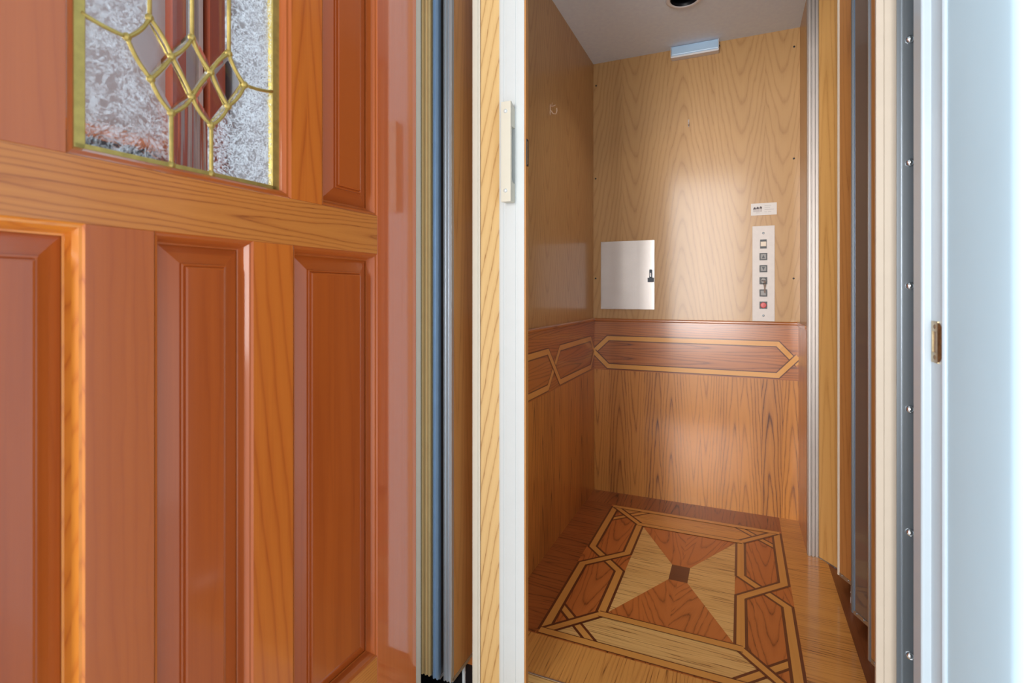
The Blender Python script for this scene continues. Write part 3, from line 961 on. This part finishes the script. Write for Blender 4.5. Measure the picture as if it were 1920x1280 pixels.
pm = [(GATE_OAK3, 0), (GATE_OAK2, 0), (GATE_OAK2, 0), (GATE_OAK2, 0), (SMOKE, 1), (SMOKE, 1), (GATE_OAK2, 0), (GATE_OAK2, 0)]
i = 0
for k in range(4):
    for p, q_ in ((inn[k], outv[k]), (outv[k], inn[k + 1])):
        gpanel(p, q_, *pm[i], first=i); i += 1
for k, (x, y) in enumerate(inn[1:]):
    mt = (BEIGE, GREYMETAL, ALU, ALU)[k]
    m = MB().box((x - .0045, y - .006, zg - .010), (x + .0045, y + .006, 2.08), 0)
    m.box((x - .0060, y - .0035, zg - .010), (x - .0045, y + .0035, 2.08), 0)
    m.build('hinge_strip', mt, sg_, bevel=.0008)
for x, y in outv:
    MB().box((x - .004, y - .005, zg - .010), (x + .004, y + .005, 2.08), 0).build('hinge_strip', ALU, sg_, bevel=.0008)
for x, y in ((.3245, 1.947), (.3285, 1.705)):
    MB().tube([(x, y, .052), (x, y, .018), (x, y, .016), (x, y, -.001)], [.0035, .0035, .0045, .0045], 12).tube([(x, y, .034), (x, y, .031)], .0046, 12).build('guide_pin', GREYPLASTIC, sg_)
MB().box((.30, 2.236, .0), (.306, 2.244, .018), 0).build('corner_clip', BLACK, sg_)
tag(sg_, 'zigzag oak and smoked panel gate along the right side of cab', 'gate')

# ------------------------------------------------------------------ things on the back wall
def plate(x0, x1, z0, z1, y, th, mat, name, parent, bevel=.0006):
    return MB().box((x0, y - th, z0), (x1, y, z1), 0, (0, 0, 1)).build(name, mat, parent, bevel=bevel)


YB = CY1
cp = empty('control_panel', (.094, YB, .852))
plate(.049, .1385, .857, 1.279, YB, .004, PANEL_FACE, 'face_plate', cp)
FX = .0935
for z in (.882, 1.247):
    MB().lathe((FX, YB - .004, z), (0, -1, 0), [(.0048, 0), (.004, .0016), (.001, .0012), (0, .0010)], 14).build('screw', GREYMETAL, cp, smooth=True)


def button(z, w, h, capmat, cap=(.7, .7), mark=None, round_=False):
    fo = MB().box((FX - w / 2, YB - .0056, z - h / 2), (FX + w / 2, YB - .004, z + h / 2)).build('button', BLACK, cp, bevel=.0005)
    if round_:
        MB().lathe((FX, YB - .0055, z), (0, -1, 0), [(w * .40, 0), (w * .40, .003), (w * .34, .0045), (0, .0048)], 24).build('button_cap', capmat, fo, smooth=False)
    else:
        cw, chh = w * cap[0] / 2, h * cap[1] / 2
        MB().box((FX - cw, YB - .0085, z - chh), (FX + cw, YB - .0055, z + chh)).build('button_cap', capmat, fo, bevel=.0006)
    if mark:
        s = .0075 * mark
        pts = [(FX - .0062, z - s), (FX + .0062, z - s), (FX, z + s)]
        if s < 0: pts = pts[::-1]
        MB().prism(pts, YB - .0090, YB - .0084, 0, axis='y').build('arrow_mark', BLACK, fo)
    return fo


button(1.1985, .0265, .040, IVORY, (.84, .52))
button(1.143, .031, .0315, GREYBTN, (.70, .70), 1)
button(1.0895, .031, .0315, GREYBTN, (.70, .70), -1)
ks = button(1.036, .031, .0315, GREYBTN, round_=True)
MB().box((FX - .009, YB - .0112, 1.0335), (FX + .009, YB - .0101, 1.0385)).build('key_slot', INK, ks)
button(.982, .031, .0315, GREYBTN, (.70, .70))
button(.928, .031, .0315, RED, round_=True)
tag(cp, 'tall steel control panel with six buttons on the oak back wall', 'control panel')
ky = empty('key', (FX + .004, YB - .013, 1.03))
m = MB()
m.box((FX + .0005, YB - .0185, 1.026), (FX + .0085, YB - .0170, 1.034), 0)
m.tube([(FX + .0045 + .005 * math.cos(t), YB - .0178, 1.021 + .006 * math.sin(t)) for t in [k * math.pi / 6 for k in range(13)]], .0008, 6)
m.build('bow', KEYM, ky)
MB().prism([(FX + .000, 1.018), (FX + .002, 1.006), (FX + .002, .985), (FX + .0055, .980), (FX + .008, .986), (FX + .0075, 1.006), (FX + .0105, 1.018), (FX + .005, 1.021)],
           YB - .0188, YB - .0172, 0, axis='y').build('blade', KEYM, ky)
tag(ky, 'small dark key hanging from the keyswitch of the steel control panel', 'key')

lb = empty('service_label', (.095, YB, 1.33))
plate(.0436, .1465, 1.327, 1.380, YB, .0012, CARD, 'card', lb, 0)
lg_ = MB()
bx = .0525
for k in range(3):
    x = bx + k * .0122; zz = 1.354 + k * .0012
    lg_.prism([(x, zz), (x + .0118, zz), (x + .0105, zz + .0065), (x + .006, zz + .0105), (x + .0015, zz + .0060)], YB - .0017, YB - .0011, 0, axis='y')
    for q0 in (.0012, .0050, .0088):
        lg_.box((x + q0, YB - .0017, 1.3425), (x + q0 + .0020, YB - .0011, zz), 1)
for (x0_, x1_, z_) in ((.098, .124, 1.368), (.098, .120, 1.360), (.098, .136, 1.351), (.098, .108, 1.341), (.112, .124, 1.341), (.064, .078, 1.338)):
    lg_.box((x0_, YB - .0016, z_ - .0011), (x1_, YB - .0011, z_ + .0011), 2)
lg_.build('print', [INK, BODY, FAINT], lb)
tag(lb, 'small white card label with a dark logo above the control panel', 'label')

hp = empty('steel_cover', (-.505, YB, .90))
plate(-.637, -.376, .9025, 1.2365, YB, .0035, STEEL_PLATE, 'cover_plate', hp)
lk = MB().box((-.4065, YB - .018, 1.0345), (-.3785, YB - .0035, 1.0555), 0)
lo = lk.build('lock', NAVY, hp, bevel=.001)
hm = MB().box((-.3995, YB - .012, 1.0555), (-.3860, YB - .0035, 1.094), 0)
hm.box((-.3955, YB - .0135, 1.060), (-.3905, YB - .012, 1.078), 1)
hm.build('hasp', [NAVY, CHROME], hp)
tag(hp, 'square brushed steel cover plate with small black lock on back wall', 'cover plate')

hk = empty('wall_hook', (CX0, 1.914, 1.69))
m = MB().box((CX0, 1.9105, 1.672), (CX0 + .002, 1.9175, 1.712), 0)
m.tube([(CX0 + .002, 1.914, 1.706), (CX0 + .010, 1.922, 1.708), (CX0 + .016, 1.930, 1.714)], .0018, 8)
m.tube([(CX0 + .002, 1.914, 1.706), (CX0 + .010, 1.906, 1.708), (CX0 + .014, 1.900, 1.712)], .0018, 8)
m.tube([(CX0 + .002, 1.914, 1.690), (CX0 + .012, 1.915, 1.676), (CX0 + .022, 1.917, 1.674), (CX0 + .026, 1.919, 1.686), (CX0 + .024, 1.921, 1.698)], .0020, 8)
tag(m.build('hook', plain('hook_bronze', srgb(226, 196, 170), .35, metal=.2), hk), None)
tag(hk, 'small bronze coat hook on the left oak wall', 'hook')
ck = empty('clear_hook', (-.221, YB, 1.775))
m = MB().box((-.2235, YB - .0015, 1.758), (-.2185, YB, 1.792), 0)
m.tube([(-.221, YB - .001, 1.772), (-.221, YB - .010, 1.762), (-.220, YB - .016, 1.766), (-.219, YB - .017, 1.774)], .0015, 8)
m.build('hook', plain('hook_grey', srgb(176, 164, 156), .25, coat=.4), ck)
tag(ck, 'tiny grey hook high on the middle of the back wall', 'hook')

# ------------------------------------------------------------------ ceiling fittings
fx_ = empty('light_fixture', (-.19, YB - .02, CZ))
MB().prism([(YB - .036, CZ - .002), (YB - .036, CZ - .040), (YB - .032, CZ - .0445), (YB - .001, CZ - .0445), (YB - .001, CZ - .002)][::-1], -.2945, -.0915, 0, axis='x').build('diffuser', LENS, fx_, bevel=.0015)
MB().box((-.2955, YB - .037, CZ - .0535), (-.0905, YB - .0005, CZ - .0445), 0).build('base_strip', LENSB, fx_, bevel=.001)
for x in (-.2975, -.0905):
    MB().box((x, YB - .036, CZ - .05), (x + .002, YB - .001, CZ - .001), 0).build('end_cap', LENSB, fx_)
MB().lathe((-.0885, YB - .018, CZ - .025), (1, 0, 0), [(.0035, 0), (.0035, .004), (0, .004)], 10).build('switch', BLACK, fx_)
tag(fx_, 'small pale blue box light fixture where back wall meets ceiling', 'light fixture')
dl = empty('downlight', (-.20, 2.13, CZ))
MB().lathe((-.20, 2.13, CZ), (0, 0, -1), [(.070, 0), (.070, .003), (.066, .0055), (.0545, .006), (.0525, .004), (.0525, .0)], 40).build('trim_ring', LENSB, dl, smooth=True)
MB().lathe((-.20, 2.13, CZ), (0, 0, -1), [(.0522, .0045), (.050, -.005), (.049, -.012), (.050, -.012), (.048, -.025), (.049, -.025), (.046, -.045), (.045, -.065), (0, -.065)], 40).build('baffle', BLACK, dl, smooth=True)
lamp = bpy.data.lights.new('downlight_lamp', 'AREA')
lamp.shape = 'DISK'; lamp.size = .07; lamp.energy = 1.3; lamp.color = (1, .94, .88); lamp.spread = R(108)
lamp_o = bpy.data.objects.new('downlight_lamp', lamp); COL.objects.link(lamp_o)
lamp_o.location = (-.20, 2.13, CZ + .004)
tag(dl, 'round recessed downlight with black baffle in the cab ceiling', 'downlight')
